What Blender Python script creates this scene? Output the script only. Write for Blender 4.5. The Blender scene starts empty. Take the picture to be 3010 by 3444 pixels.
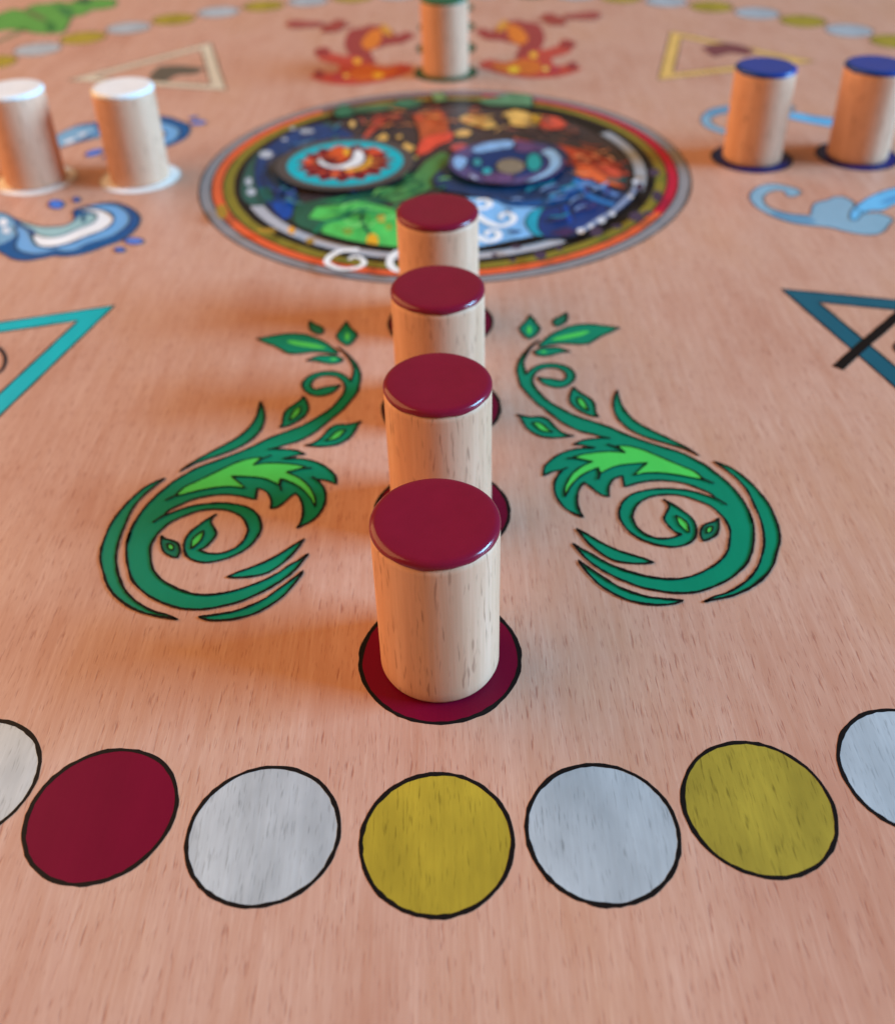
import bpy, bmesh, math, random
from mathutils import Matrix, Vector, Euler

random.seed(7)
scene = bpy.context.scene
COL = scene.collection

# ------------------------------------------------------------------ camera
U = 0.108                                   # metres per fitted unit (pegs come out as 16 mm dowels)
FPX, PITCH, ROLL, PCX, PCY = 3372.996, 0.61448, -0.024746, 1509.762, 1350.0265
CX, CY = 0.003458, 2.459236                 # board centre as seen from the camera's foot point
PW, PH = 3010.0, 3444.0

cam_data = bpy.data.cameras.new("camera")
cam = bpy.data.objects.new("camera", cam_data)
COL.objects.link(cam)
scene.camera = cam
cam.matrix_world = (Matrix.Translation((-CX * U, -CY * U, U))
                    @ Matrix.Rotation(math.pi / 2 - PITCH, 4, 'X')
                    @ Matrix.Rotation(ROLL, 4, 'Z'))
cam_data.sensor_fit = 'VERTICAL'
cam_data.sensor_height = 36.0
cam_data.sensor_width = 36.0
cam_data.lens = FPX / PH * 36.0
cam_data.shift_x = -(PCX - PW / 2) / PH
cam_data.shift_y = (PCY - PH / 2) / PH
cam_data.clip_start = 0.005
cam_data.clip_end = 20.0
cam_data.dof.use_dof = True
cam_data.dof.focus_distance = 1.19 * U
cam_data.dof.aperture_fstop = 20.0
scene.render.resolution_x = 894
scene.render.resolution_y = 1024

# ------------------------------------------------------------------ light
world = bpy.data.worlds.new("World")
scene.world = world
world.use_nodes = True
bg = world.node_tree.nodes["Background"]
bg.inputs[0].default_value = (1.0, 0.64, 0.38, 1)      # warm room around the table
bg.inputs[1].default_value = 0.24


def area_lamp(name, loc, target, sx, sy, power, color):
    d = bpy.data.lights.new(name, 'AREA')
    d.shape = 'RECTANGLE'
    d.size, d.size_y = sx, sy
    d.energy = power
    d.color = color
    o = bpy.data.objects.new(name, d)
    COL.objects.link(o)
    o.location = loc
    o.rotation_euler = (Vector(target) - Vector(loc)).to_track_quat('-Z', 'Y').to_euler()
    return o


# cool daylight from a window on the right, a warm lit room on the left
area_lamp("window_light", (3.1, -0.36, 1.16), (0, -0.05, 0), 1.45, 1.20, 318, (0.25, 0.60, 0.94))
area_lamp("room_light", (-0.80, 0.08, 0.52), (0, 0.02, 0), 1.3, 0.9, 12.6, (1.0, 0.56, 0.24))

scene.view_settings.view_transform = 'Standard'
scene.view_settings.look = 'None'
scene.view_settings.exposure = 0.10
scene.view_settings.gamma = 1.0
scene.view_settings.use_curve_mapping = False
scene.render.engine = 'CYCLES'


# ------------------------------------------------------------------ pixels -> board
def inv(px, py):
    u = (px - PCX) / FPX
    v = (py - PCY) / FPX
    c, s = math.cos(ROLL), math.sin(ROLL)
    u, v = c * u + s * v, -s * u + c * v
    dy = math.cos(PITCH) - v * math.sin(PITCH)
    dz = -math.sin(PITCH) - v * math.cos(PITCH)
    t = -1.0 / dz
    return (t * u - CX, t * dy - CY)


class Crop:
    """coordinates read off an enlarged piece of the photograph -> board units"""
    def __init__(self, x0, y0, x1, width=1792.0):
        self.x0, self.y0, self.s = x0, y0, (x1 - x0) / width

    def p(self, x, y):
        return inv(self.x0 + x * self.s, self.y0 + y * self.s)

    def __call__(self, *pts):
        return [self.p(x, y) for x, y in pts]

    def ang(self, x, y):
        a = self.p(x, y)
        return math.atan2(a[1], a[0])

    def ell(self, x, y, rx, ry, n=20):
        return [self.p(x + rx * math.cos(2 * math.pi * i / n), y - ry * math.sin(2 * math.pi * i / n)) for i in range(n)]


# ------------------------------------------------------------------ materials
def lin(c):
    return tuple(((v / 255) / 12.92 if v / 255 <= 0.04045 else ((v / 255 + 0.055) / 1.055) ** 2.4) for v in c)


class NT:
    def __init__(self, name):
        self.m = bpy.data.materials.new(name)
        self.m.use_nodes = True
        self.t = self.m.node_tree
        self.b = self.t.nodes["Principled BSDF"]

    def n(self, kind, **kw):
        nd = self.t.nodes.new(kind)
        for k, v in kw.items():
            setattr(nd, k, v)
        return nd

    def l(self, a, b):
        self.t.links.new(a, b)

    def stretched_noise(self, coord, scale, detail=2.0, rough=0.5, off=(0, 0, 0)):
        mp = self.n('ShaderNodeMapping')
        mp.inputs['Scale'].default_value = scale
        mp.inputs['Location'].default_value = off
        self.l(coord, mp.inputs['Vector'])
        ns = self.n('ShaderNodeTexNoise')
        ns.inputs['Scale'].default_value = 1.0
        ns.inputs['Detail'].default_value = detail
        ns.inputs['Roughness'].default_value = rough
        self.l(mp.outputs[0], ns.inputs['Vector'])
        return ns.outputs['Fac']

    def ramp(self, fac, stops):
        r = self.n('ShaderNodeValToRGB')
        el = r.color_ramp.elements
        while len(el) < len(stops):
            el.new(0.5)
        for e, (p, c) in zip(el, stops):
            e.position = p
            e.color = (*c, 1) if len(c) == 3 else c
        self.l(fac, r.inputs[0])
        return r.outputs[0]

    def mix(self, fac, a, b, mode='MIX'):
        mx = self.n('ShaderNodeMix', data_type='RGBA', blend_type=mode)
        for sock, v in ((mx.inputs['Factor'], fac), (mx.inputs[6], a), (mx.inputs[7], b)):
            if isinstance(v, (int, float)):
                sock.default_value = v
            elif isinstance(v, tuple):
                sock.default_value = (*v, 1) if len(v) == 3 else v
            else:
                self.l(v, sock)
        return mx.outputs[2]

    def math(self, op, a, b=0.0):
        md = self.n('ShaderNodeMath', operation=op)
        for sock, v in ((md.inputs[0], a), (md.inputs[1], b)):
            if isinstance(v, (int, float)):
                sock.default_value = v
            else:
                self.l(v, sock)
        return md.outputs[0]

    def bump(self, h, strength, dist):
        bp = self.n('ShaderNodeBump')
        bp.inputs['Strength'].default_value = strength
        bp.inputs['Distance'].default_value = dist
        self.l(h, bp.inputs['Height'])
        self.l(bp.outputs[0], self.b.inputs['Normal'])

    def pores(self, coord):
        """short dark dashes of open grain running along the board (y)"""
        a = self.stretched_noise(coord, (2500, 260, 1), 2.0, 0.55)
        d = self.stretched_noise(coord, (90, 26, 1), 2.0, 0.5, (3, 1, 0))
        lo = self.math('ADD', a, self.math('MULTIPLY', d, 0.16))
        p1 = self.ramp(lo, [(0.685, (0, 0, 0)), (0.80, (1, 1, 1))])
        b2 = self.stretched_noise(coord, (3600, 330, 1), 1.0, 0.5, (11, 5, 0))
        p2 = self.ramp(b2, [(0.62, (0, 0, 0)), (0.74, (0.65, 0.65, 0.65))])
        return self.math('MAXIMUM', p1, p2)


def wood_board():
    w = NT("board_wood")
    pos = w.n('ShaderNodeNewGeometry').outputs['Position']
    streak = w.stretched_noise(pos, (520, 34, 1), 4.0, 0.65)
    fine = w.stretched_noise(pos, (2400, 110, 1), 3.0, 0.65, (5, 2, 0))
    cloud = w.stretched_noise(pos, (34, 17, 1), 4.0, 0.6, (1, 7, 0))
    c = w.ramp(streak, [(0.30, lin((192, 142, 118))), (0.5, lin((198, 152, 130))), (0.72, lin((204, 160, 139)))])
    c2 = w.ramp(cloud, [(0.25, lin((232, 210, 200))), (0.5, (1, 1, 1)), (0.75, lin((248, 240, 222)))])
    c = w.mix(0.8, c, c2, 'MULTIPLY')
    c = w.mix(w.math('MULTIPLY', w.ramp(fine, [(0.40, (1, 1, 1)), (0.60, (0, 0, 0))]), 0.22), c, lin((176, 118, 96)))
    c = w.mix(w.math('MULTIPLY', w.ramp(fine, [(0.56, (0, 0, 0)), (0.74, (1, 1, 1))]), 0.22), c, lin((222, 184, 162)))
    pr = w.pores(pos)
    c = w.mix(w.math('MULTIPLY', pr, 0.55), c, lin((138, 74, 58)))
    rv = w.ramp(w.stretched_noise(pos, (60, 30, 1), 3.0, 0.6, (9, 4, 0)), [(0.3, (0.25,) * 3), (0.7, (0.38,) * 3)])
    w.l(rv, w.b.inputs['Roughness'])
    w.l(c, w.b.inputs['Base Color'])
    w.b.inputs['Roughness'].default_value = 0.30
    w.b.inputs['Specular IOR Level'].default_value = 0.3
    w.bump(w.math('ADD', w.math('MULTIPLY', pr, -1.0), fine), 0.25, 0.00006)
    return w.m


def print_paint(color, rough=0.33, pores=0.0, mottled=0.0, spec=0.2, metal=0.0):
    """screen-printed or brushed colour on the veneer"""
    w = NT("paint_%d_%d_%d" % color)
    pos = w.n('ShaderNodeNewGeometry').outputs['Position']
    c0 = lin(color)
    var = w.stretched_noise(pos, (160, 60, 1), 3.0, 0.6, (2, 9, 0))
    k = 0.06 + mottled
    c = w.ramp(var, [(0.3, tuple(v * (1 - k) for v in c0)), (0.7, tuple(min(1, v * (1 + k)) for v in c0))])
    grain = w.stretched_noise(pos, (1900, 90, 1), 3.0, 0.6, (5, 2, 0))
    c = w.mix(w.math('MULTIPLY', w.ramp(grain, [(0.42, (1, 1, 1)), (0.6, (0, 0, 0))]), 0.10 + mottled), c,
              tuple(v * 0.75 for v in c0))
    if pores:
        pr = w.pores(pos)
        c = w.mix(w.math('MULTIPLY', pr, pores), c, tuple(v * 0.28 for v in c0))
    w.l(c, w.b.inputs['Base Color'])
    w.b.inputs['Roughness'].default_value = rough
    w.b.inputs['Specular IOR Level'].default_value = spec
    w.b.inputs['Metallic'].default_value = metal
    w.bump(grain, 0.2, 0.00004)
    return w.m


_cache = {}


def P(*color, **kw):
    key = (color, tuple(sorted(kw.items())))
    if key not in _cache:
        _cache[key] = print_paint(color, **kw)
    return _cache[key]


def peg_wood():
    w = NT("peg_beech")
    tc = w.n('ShaderNodeTexCoord').outputs['Object']
    rnd = w.n('ShaderNodeObjectInfo').outputs['Random']
    add = w.n('ShaderNodeVectorMath', operation='ADD')
    w.l(tc, add.inputs[0])
    w.l(w.math('MULTIPLY', rnd, 3.0), add.inputs[1])
    co = add.outputs[0]
    ring = w.stretched_noise(co, (330, 330, 16), 3.0, 0.55)
    c = w.ramp(ring, [(0.3, lin((206, 148, 118))), (0.55, lin((219, 163, 133))), (0.75, lin((229, 176, 148)))])
    fl = w.stretched_noise(co, (2100, 2100, 260), 1.5, 0.5, (4, 1, 2))
    fl = w.ramp(fl, [(0.59, (0, 0, 0)), (0.70, (1, 1, 1))])
    gate = w.ramp(w.stretched_noise(co, (420, 420, 90), 1.0, 0.5, (8, 3, 1)), [(0.36, (0, 0, 0)), (0.50, (1, 1, 1))])
    c = w.mix(w.math('MULTIPLY', w.math('MULTIPLY', fl, gate), 0.5), c, lin((118, 70, 50)))
    fine = w.stretched_noise(co, (2600, 2600, 90), 2.0, 0.6, (1, 1, 6))
    c = w.mix(w.math('MULTIPLY', w.ramp(fine, [(0.4, (1, 1, 1)), (0.6, (0, 0, 0))]), 0.25), c, lin((194, 142, 108)))
    w.l(c, w.b.inputs['Base Color'])
    w.b.inputs['Roughness'].default_value = 0.55
    w.b.inputs['Specular IOR Level'].default_value = 0.3
    w.bump(fine, 0.3, 0.00005)
    return w.m


def cap_paint(name, color, rough=0.17):
    w = NT(name)
    tc = w.n('ShaderNodeTexCoord').outputs['Object']
    c0 = lin(color)
    n1 = w.stretched_noise(tc, (300, 300, 300), 3.0, 0.6)
    c = w.ramp(n1, [(0.3, tuple(v * 0.95 for v in c0)), (0.7, tuple(min(1, v * 1.05) for v in c0))])
    n2 = w.stretched_noise(tc, (1500, 420, 400), 2.0, 0.5, (3, 3, 1))
    scr = w.ramp(n2, [(0.76, (0, 0, 0)), (0.80, (1, 1, 1))])
    c = w.mix(w.math('MULTIPLY', scr, 0.10), c, tuple(min(1, v * 1.3 + 0.08) for v in c0))
    w.l(c, w.b.inputs['Base Color'])
    rr = w.ramp(n1, [(0.3, (rough,) * 3), (0.7, (rough + 0.06,) * 3)])
    w.l(rr, w.b.inputs['Roughness'])
    w.b.inputs['Specular IOR Level'].default_value = 0.38
    lump = w.stretched_noise(tc, (700, 700, 700), 2.0, 0.5, (1, 6, 2))
    w.bump(lump, 0.12, 0.0001)
    return w.m


INK = print_paint((20, 16, 16), rough=0.45, spec=0.12)

# ------------------------------------------------------------------ mesh helpers
STEP = 1.5e-5


def link(name, me, mat, parent=None, z=0.0):
    o = bpy.data.objects.new(name, me)
    COL.objects.link(o)
    if mat:
        me.materials.append(mat)
    o.location.z = z
    if parent:
        o.parent = parent
        o.location.z = z - sum_z(parent)
    return o


def sum_z(o):
    z = 0.0
    while o:
        z += o.location.z
        o = o.parent
    return z


def empty(name, loc=(0, 0, 0), parent=None):
    o = bpy.data.objects.new(name, None)
    o.empty_display_size = 0.01
    COL.objects.link(o)
    o.location = loc
    if parent:
        o.parent = parent
    return o


def tag(o, label, cat, group=None):
    o["label"] = label
    o["category"] = cat
    if group:
        o["group"] = group


def cr_open(pts, sub):
    """centripetal-ish Catmull-Rom through an open run of points"""
    if len(pts) < 3:
        return list(pts[:-1])
    out = []
    n = len(pts)
    for i in range(n - 1):
        p1, p2 = pts[i], pts[i + 1]
        p0 = pts[i - 1] if i > 0 else (2 * p1[0] - p2[0], 2 * p1[1] - p2[1])
        p3 = pts[i + 2] if i + 2 < n else (2 * p2[0] - p1[0], 2 * p2[1] - p1[1])
        for k in range(sub):
            t = k / sub
            r = []
            for d in (0, 1):
                a, b, c, e = p0[d], p1[d], p2[d], p3[d]
                r.append(0.5 * (2 * b + (c - a) * t + (2 * a - 5 * b + 4 * c - e) * t * t + (3 * b - a - 3 * c + e) * t ** 3))
            out.append(tuple(r))
    return out


def smooth(pts, closed=True, sub=5, corner=62):
    n = len(pts)
    if not closed:
        return cr_open(pts, sub) + [pts[-1]]
    cs = []
    for i in range(n):
        a, b, c = pts[i - 1], pts[i], pts[(i + 1) % n]
        v1 = Vector((b[0] - a[0], b[1] - a[1]))
        v2 = Vector((c[0] - b[0], c[1] - b[1]))
        if v1.length < 1e-9 or v2.length < 1e-9:
            continue
        if math.degrees(abs(v1.angle(v2))) > corner:
            cs.append(i)
    if not cs:
        ext = pts[-2:] + pts + pts[:3]
        full = cr_open(ext, sub)
        return full[2 * sub:(2 + n) * sub]
    out = []
    for j, i in enumerate(cs):
        e = cs[(j + 1) % len(cs)]
        run = [pts[i]]
        k = i
        while True:
            k = (k + 1) % n
            run.append(pts[k])
            if k == e:
                break
        out += cr_open(run, sub)
    return out


def area2(p):
    return sum(p[i - 1][0] * p[i][1] - p[i][0] * p[i - 1][1] for i in range(len(p)))


def sheet(name, pts, mat, parent, z):
    if area2(pts) < 0:
        pts = pts[::-1]
    me = bpy.data.meshes.new(name)
    from mathutils.geometry import tessellate_polygon
    v = [Vector((x * U, y * U, 0)) for x, y in pts]
    tris = tessellate_polygon([v])
    faces = []
    for t in tris:
        a, b, c = (v[i] for i in t)
        faces.append(t if (b - a).cross(c - a).z > 0 else t[::-1])
    me.from_pydata(v, [], faces)
    return link(name, me, mat, parent, z)


def ribbon(name, pts, width, mat, parent, z, closed=True, taper=None, jitter=0.21):
    """an inked line with the slightly uneven edge of a brush or burner"""
    n = len(pts)
    vs, fs = [], []
    w = 1.0
    for i in range(n):
        a = pts[i - 1] if (closed or i > 0) else pts[i]
        c = pts[(i + 1) % n] if (closed or i < n - 1) else pts[i]
        t = Vector((c[0] - a[0], c[1] - a[1]))
        t = t.normalized() if t.length > 1e-12 else Vector((1, 0))
        nx, ny = -t.y, t.x
        w = 0.6 * w + 0.4 * (1 + random.uniform(-jitter, jitter) * 2)
        h = width * 0.5 * w
        if taper:
            s = i / (n - 1)
            h *= taper(s)
        o1 = 1 + random.uniform(-jitter, jitter)
        o2 = 1 + random.uniform(-jitter, jitter)
        x, y = pts[i]
        vs.append(((x + nx * h * o1) * U, (y + ny * h * o1) * U, 0))
        vs.append(((x - nx * h * o2) * U, (y - ny * h * o2) * U, 0))
    for i in range(n if closed else n - 1):
        j = (i + 1) % n
        fs.append((2 * i, 2 * i + 1, 2 * j + 1, 2 * j))
    me = bpy.data.meshes.new(name)
    me.from_pydata(vs, [], fs)
    return link(name, me, mat, parent, z)


def annulus_pts(r0, r1, a0, a1, n=48, c=(0, 0)):
    outer = [(c[0] + r1 * math.cos(a0 + (a1 - a0) * i / n), c[1] + r1 * math.sin(a0 + (a1 - a0) * i / n)) for i in range(n + 1)]
    inner = [(c[0] + r0 * math.cos(a0 + (a1 - a0) * i / n), c[1] + r0 * math.sin(a0 + (a1 - a0) * i / n)) for i in range(n + 1)]
    return outer, inner


def band(name, r0, r1, a0, a1, mat, parent, z, c=(0, 0), wob=0.0):
    n = max(8, int(abs(a1 - a0) / 0.05))
    outer, inner = annulus_pts(r0, r1, a0, a1, n, c)
    vs = [(x * U, y * U, 0) for x, y in outer] + [(x * U, y * U, 0) for x, y in inner]
    fs = []
    for i in range(n):
        f = (i, i + 1, n + 2 + i, n + 1 + i)
        fs.append(f if a1 < a0 else f[::-1])
    me = bpy.data.meshes.new(name)
    me.from_pydata(vs, [], fs)
    me.update()
    if me.polygons and me.polygons[0].normal.z < 0:
        me.flip_normals()
    return link(name, me, mat, parent, z)


def circle(cx, cy, r, n=72, wob=0.0):
    ph = [random.uniform(0, 6.28) for _ in range(3)]
    out = []
    for i in range(n):
        a = 2 * math.pi * i / n
        rr = r * (1 + wob * (math.sin(2 * a + ph[0]) + 0.6 * math.sin(3 * a + ph[1]) + 0.4 * math.sin(7 * a + ph[2])))
        out.append((cx + rr * math.cos(a), cy + rr * math.sin(a)))
    return out


# ================================================================== the board
board = empty("game_board")
tag(board, "large light wooden game board printed with colourful ornaments and a ring of dots", "game board")

HALF = 3.0 * U
bm = bmesh.new()
bmesh.ops.create_cube(bm, size=1.0)
bmesh.ops.scale(bm, vec=(2 * HALF, 2 * HALF, 0.010), verts=bm.verts)
bmesh.ops.translate(bm, vec=(0, 0, -0.005), verts=bm.verts)
bmesh.ops.bevel(bm, geom=bm.edges[:], offset=0.001, segments=2, affect='EDGES')
me = bpy.data.meshes.new("wood_panel")
bm.to_mesh(me)
bm.free()
link("wood_panel", me, wood_board(), board)

# ---- track spots: a ring of 64 dots
SPOT_R, HOME_R = 0.0833, 0.1032
TRACK_R = 1.8545
YELLOW = P(182, 160, 52, pores=0.6, mottled=0.16, metal=0.4, rough=0.5)
GOLD = P(176, 156, 58, pores=0.6, mottled=0.15, metal=0.4, rough=0.5)
SILVER = P(182, 192, 199, pores=0.45, mottled=0.12, metal=0.42, rough=0.5)
RED = P(112, 8, 38, rough=0.36, spec=0.1)
BLUE = P(6, 30, 104, rough=0.3)
GREEN = P(14, 84, 56, rough=0.3)
WHITE = P(242, 240, 236, rough=0.3)
measured = {-2: (-0.3970, -1.8124), -1: (-0.2148, -1.8407), 0: (-0.0278, -1.8550), 1: (0.1494, -1.8480), 2: (0.3233, -1.8236)}
for k in range(-31, 33):
    if k in measured:
        x, y = measured[k]
    else:
        step = math.radians(5.625)
        if -9 <= k <= 9:
            a = math.radians(-0.9) + k * math.radians(5.61)
        else:
            a = math.radians(-0.3) + k * step
        x, y = TRACK_R * math.sin(a), -TRACK_R * math.cos(a)
    m = SILVER if k % 2 else (YELLOW if k == 0 else GOLD)
    if k % 16 == 14:
        m = {-2: RED, 14: BLUE, 30: GREEN, -18: WHITE}[k]
    c = circle(x, y, SPOT_R - 0.0022, 72, 0.0035)
    s = sheet("track_spot", c, m, board, STEP)
    ribbon("outline", c, 0.0048, INK, s, 2 * STEP)

# ---- home spots: four rows of four towards the centre
near = [(-0.0227, -1.6049), (-0.0183, -1.3278), (-0.0170, -1.0597), (-0.0162, -0.7735)]
left = [(-0.7795, -0.0111), (-1.0486, -0.0089), (-1.320, -0.0070), (-1.592, -0.005)]
right = [(0.7964, 0.0201), (1.0677, 0.0178), (1.338, 0.0190), (1.608, 0.020)]
far = [(0.0127, 0.8007), (0.0175, 1.073), (0.0222, 1.345), (0.027, 1.617)]
for pts, m in ((near, RED), (left, WHITE), (right, BLUE), (far, GREEN)):
    for x, y in pts:
        c = circle(x, y, HOME_R - 0.0026, 72, 0.003)
        s = sheet("home_spot", c, m, board, STEP)
        ribbon("outline", c, 0.0056, INK if m is not WHITE else P(176, 168, 160), s, 2 * STEP)

# ---- green vine ornaments beside the red row
V1, V2, V3, V4 = Crop(1700, 1030, 2120), Crop(1800, 1400, 2400), Crop(2050, 1280, 2650), Crop(1900, 1720, 2650)
VG, VB, VD = P(0, 126, 92), P(76, 196, 82), P(20, 106, 78)
body = (
    V1((485, 485), (420, 545), (350, 625), (290, 720), (260, 800), (265, 880), (300, 990), (340, 940), (400, 890), (480, 850),
       (580, 830), (700, 828), (820, 850), (920, 895), (980, 955), (995, 1020), (960, 1090), (890, 1140), (790, 1172), (680, 1165),
       (580, 1135), (510, 1090), (455, 1022), (560, 1040), (660, 1045), (760, 1068), (830, 1072), (870, 1030), (860, 970), (810, 925),
       (720, 892), (620, 888), (520, 905), (450, 950), (400, 1010), (390, 1080), (420, 1160), (500, 1260), (580, 1340), (680, 1410),
       (800, 1475), (920, 1540), (1060, 1600), (1250, 1660), (1500, 1745))
    + V3((200, 560), (400, 630), (560, 680), (720, 730), (850, 795), (960, 855), (1060, 930), (1160, 1010), (1260, 1110),
         (1340, 1220), (1400, 1330), (1435, 1440))
    + V4((1480, 20), (1510, 120), (1512, 230), (1490, 350), (1450, 430), (1370, 510), (1270, 575), (1150, 625), (1050, 652),
         (900, 660), (770, 645), (620, 615), (480, 565), (360, 510), (240, 440), (160, 375), (110, 320), (62, 260), (130, 305),
         (210, 345), (300, 400), (420, 455), (540, 495), (680, 530), (840, 548), (960, 540), (1060, 510), (1160, 460), (1240, 405),
         (1300, 330), (1320, 240), (1320, 150))
    + V3((1160, 1410), (1090, 1330), (1000, 1260), (880, 1210), (760, 1170), (640, 1150), (520, 1152), (400, 1175), (300, 1230),
         (250, 1290), (225, 1370))
    + V2((970, 1010), (1000, 1090), (1060, 1160), (1150, 1210), (1260, 1235), (1380, 1225), (1465, 1190), (1400, 1165), (1330, 1100),
         (1290, 1040), (1310, 980), (1340, 920), (1320, 870), (1280, 840), (1380, 890), (1470, 950), (1550, 1010), (1600, 1080),
         (1615, 1160), (1590, 1240), (1520, 1290), (1420, 1315), (1300, 1310), (1180, 1285), (1050, 1235), (950, 1170), (880, 1090),
         (840, 1010), (850, 920), (890, 850), (960, 795), (1060, 760), (1200, 735), (1350, 732), (1500, 745), (1620, 770))
    + V3((1000, 1170), (1060, 1190), (1010, 1140), (900, 1090), (760, 1040), (620, 1015), (450, 1008), (300, 1030))
    + V2((893, 715), (870, 600), (790, 635), (750, 690), (735, 740), (740, 812), (680, 800), (610, 760), (550, 710), (490, 670),
         (450, 720), (425, 790), (420, 870), (440, 950), (480, 1020), (400, 985), (320, 945), (260, 890), (210, 810), (190, 730),
         (200, 650), (235, 590), (270, 545), (180, 560), (80, 605), (90, 520), (140, 460), (220, 400), (320, 355), (440, 330),
         (595, 322), (540, 310), (460, 292), (380, 290), (450, 255), (540, 235), (650, 225), (700, 220), (650, 205), (560, 180),
         (450, 155), (350, 110), (260, 60))
    + V1((650, 1550), (560, 1480), (450, 1400), (360, 1310), (280, 1220), (220, 1150), (190, 1060), (165, 950), (170, 870),
         (200, 780), (250, 700), (330, 610), (420, 530)))
vine_shapes = [
    ("leaf", V1((348, 125), (400, 190), (445, 250), (495, 325), (455, 400), (400, 445), (345, 475), (290, 450), (240, 400),
                (200, 330), (240, 275), (290, 225), (330, 170)), VG, 1),
    ("leaf_highlight", V1.ell(340, 345, 34, 58), VB, 0),
    ("leaf", V1((875, 95), (885, 160), (870, 220), (820, 265), (745, 298), (690, 275), (680, 220), (720, 180), (790, 150),
                (840, 115)), VD, 1),
    ("leaf", V1((1635, 312), (1500, 380), (1380, 430), (1280, 490), (1190, 540), (1060, 552), (930, 545), (800, 540), (650, 560),
                (500, 590), (470, 565), (530, 515), (600, 455), (690, 390), (800, 340), (930, 290), (1060, 268), (1180, 262),
                (1300, 270), (1430, 285), (1540, 300)), VG, 1),
    ("leaf_highlight", V1((640, 500), (780, 490), (950, 460), (1100, 425), (1210, 375), (1150, 358), (1000, 385), (850, 415),
                          (730, 450)), VB, 0),
    ("leaf", V1((930, 660), (860, 632), (760, 600), (640, 600), (520, 610), (440, 640), (412, 672), (450, 705), (540, 722),
                (650, 710), (760, 680), (850, 662)), VG, 1),
    ("leaf_highlight", V1.ell(545, 657, 48, 15), VB, 0),
    ("leaf", V1((975, 1165), (1030, 1215), (1110, 1270), (1190, 1315), (1250, 1370), (1280, 1440), (1290, 1530), (1335, 1595),
                (1240, 1580), (1150, 1550), (1050, 1500), (970, 1440), (920, 1360), (925, 1290), (950, 1220)), VG, 1),
    ("leaf_highlight", V1((1035, 1310), (1100, 1340), (1150, 1400), (1195, 1510), (1120, 1470), (1060, 1420), (1035, 1370)), VB, 2),
    ("leaf", V1((165, 1560), (260, 1580), (360, 1598), (480, 1592), (570, 1610), (640, 1660), (700, 1725), (770, 1790), (860, 1840),
                (980, 1865), (880, 1880), (760, 1893), (620, 1890), (500, 1870), (390, 1820), (300, 1750), (240, 1650), (205, 1595)), VG, 1),
    ("leaf_highlight", V1((385, 1675), (470, 1675), (550, 1715), (620, 1780), (690, 1815), (560, 1805), (480, 1770), (430, 1720)), VB, 2),
    ("leaf_highlight", V2((1700, 645), (1600, 560), (1480, 510), (1350, 455), (1200, 390), (1060, 335), (930, 305), (820, 300),
                          (870, 345), (905, 372), (780, 360), (650, 365), (500, 385), (380, 415), (480, 440), (575, 462), (470, 510),
                          (390, 570), (330, 650), (295, 740), (298, 820), (350, 720), (420, 640), (500, 580), (630, 520), (645, 590),
                          (720, 545), (820, 505), (960, 485), (1125, 472), (1060, 530), (985, 600), (1120, 575), (1260, 575),
                          (1400, 590), (1540, 615), (1640, 635)), VB, 2),
    ("blade", V3((75, 95), (95, 180), (130, 270), (180, 340), (260, 415), (350, 470), (460, 525), (580, 580), (700, 640), (800, 695),
                 (900, 760), (760, 695), (640, 655), (480, 610), (330, 560), (200, 495), (110, 420), (60, 350), (38, 270), (45, 180)), VG, 1),
    ("blade", V3((1040, 815), (1130, 845), (1230, 890), (1340, 970), (1430, 1050), (1520, 1150), (1600, 1260), (1650, 1370),
                 (1690, 1480)) + V4((1722, 230), (1700, 330), (1665, 440), (1600, 530), (1500, 610), (1400, 660), (1290, 695),
                                    (1190, 715), (1115, 735), (1200, 690), (1300, 660), (1400, 605), (1480, 540), (1540, 460),
                                    (1575, 370), (1595, 270), (1590, 160), (1560, 50))
     + V3((1450, 1260), (1400, 1150), (1340, 1060), (1240, 960), (1140, 885)), VG, 1),
    ("blade", V4((90, 140), (180, 190), (300, 260), (420, 315), (540, 355), (640, 385), (710, 415), (640, 422), (520, 420), (400, 400),
                 (300, 350), (210, 280), (140, 205)), VG, 1),
    ("blade", V4((103, 395), (180, 450), (300, 530), (420, 605), (540, 655), (660, 690), (780, 705), (950, 720), (880, 745), (780, 755),
                 (650, 748), (500, 715), (380, 660), (270, 590), (190, 510), (140, 450)), VG, 1),
    ("leaf", V4((1230, 58), (1235, 130), (1210, 195), (1150, 230), (1105, 242), (1085, 190), (1100, 130), (1150, 100), (1200, 85)), VD, 1),
    ("leaf_highlight", V4((1185, 125), (1175, 165), (1140, 182), (1135, 150), (1155, 130)), VB, 2),
    ("leaf_highlight", V2((1412, 1000), (1480, 1040), (1530, 1090), (1545, 1180), (1490, 1140), (1440, 1090), (1420, 1040)), VB, 2),
]
vine_strokes = [
    V2((630, 520), (643, 580), (630, 645)), V2((1660, 625), (1740, 660), (1792, 682)), V2((320, 430), (420, 432), (575, 462)),
    V2((720, 285), (800, 312), (870, 345)), V2((640, 210), (700, 218), (755, 228)), V3((1040, 1180), (1110, 1215), (1175, 1255)),
    V2((470, 320), (540, 325), (605, 320)), V2((235, 590), (280, 545), (325, 520)),
]
INKW = 0.0036


def affine(pts, A):
    return [(A[0] * x + A[1] * y + A[2], A[3] * x + A[4] * y + A[5]) for x, y in pts]


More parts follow.
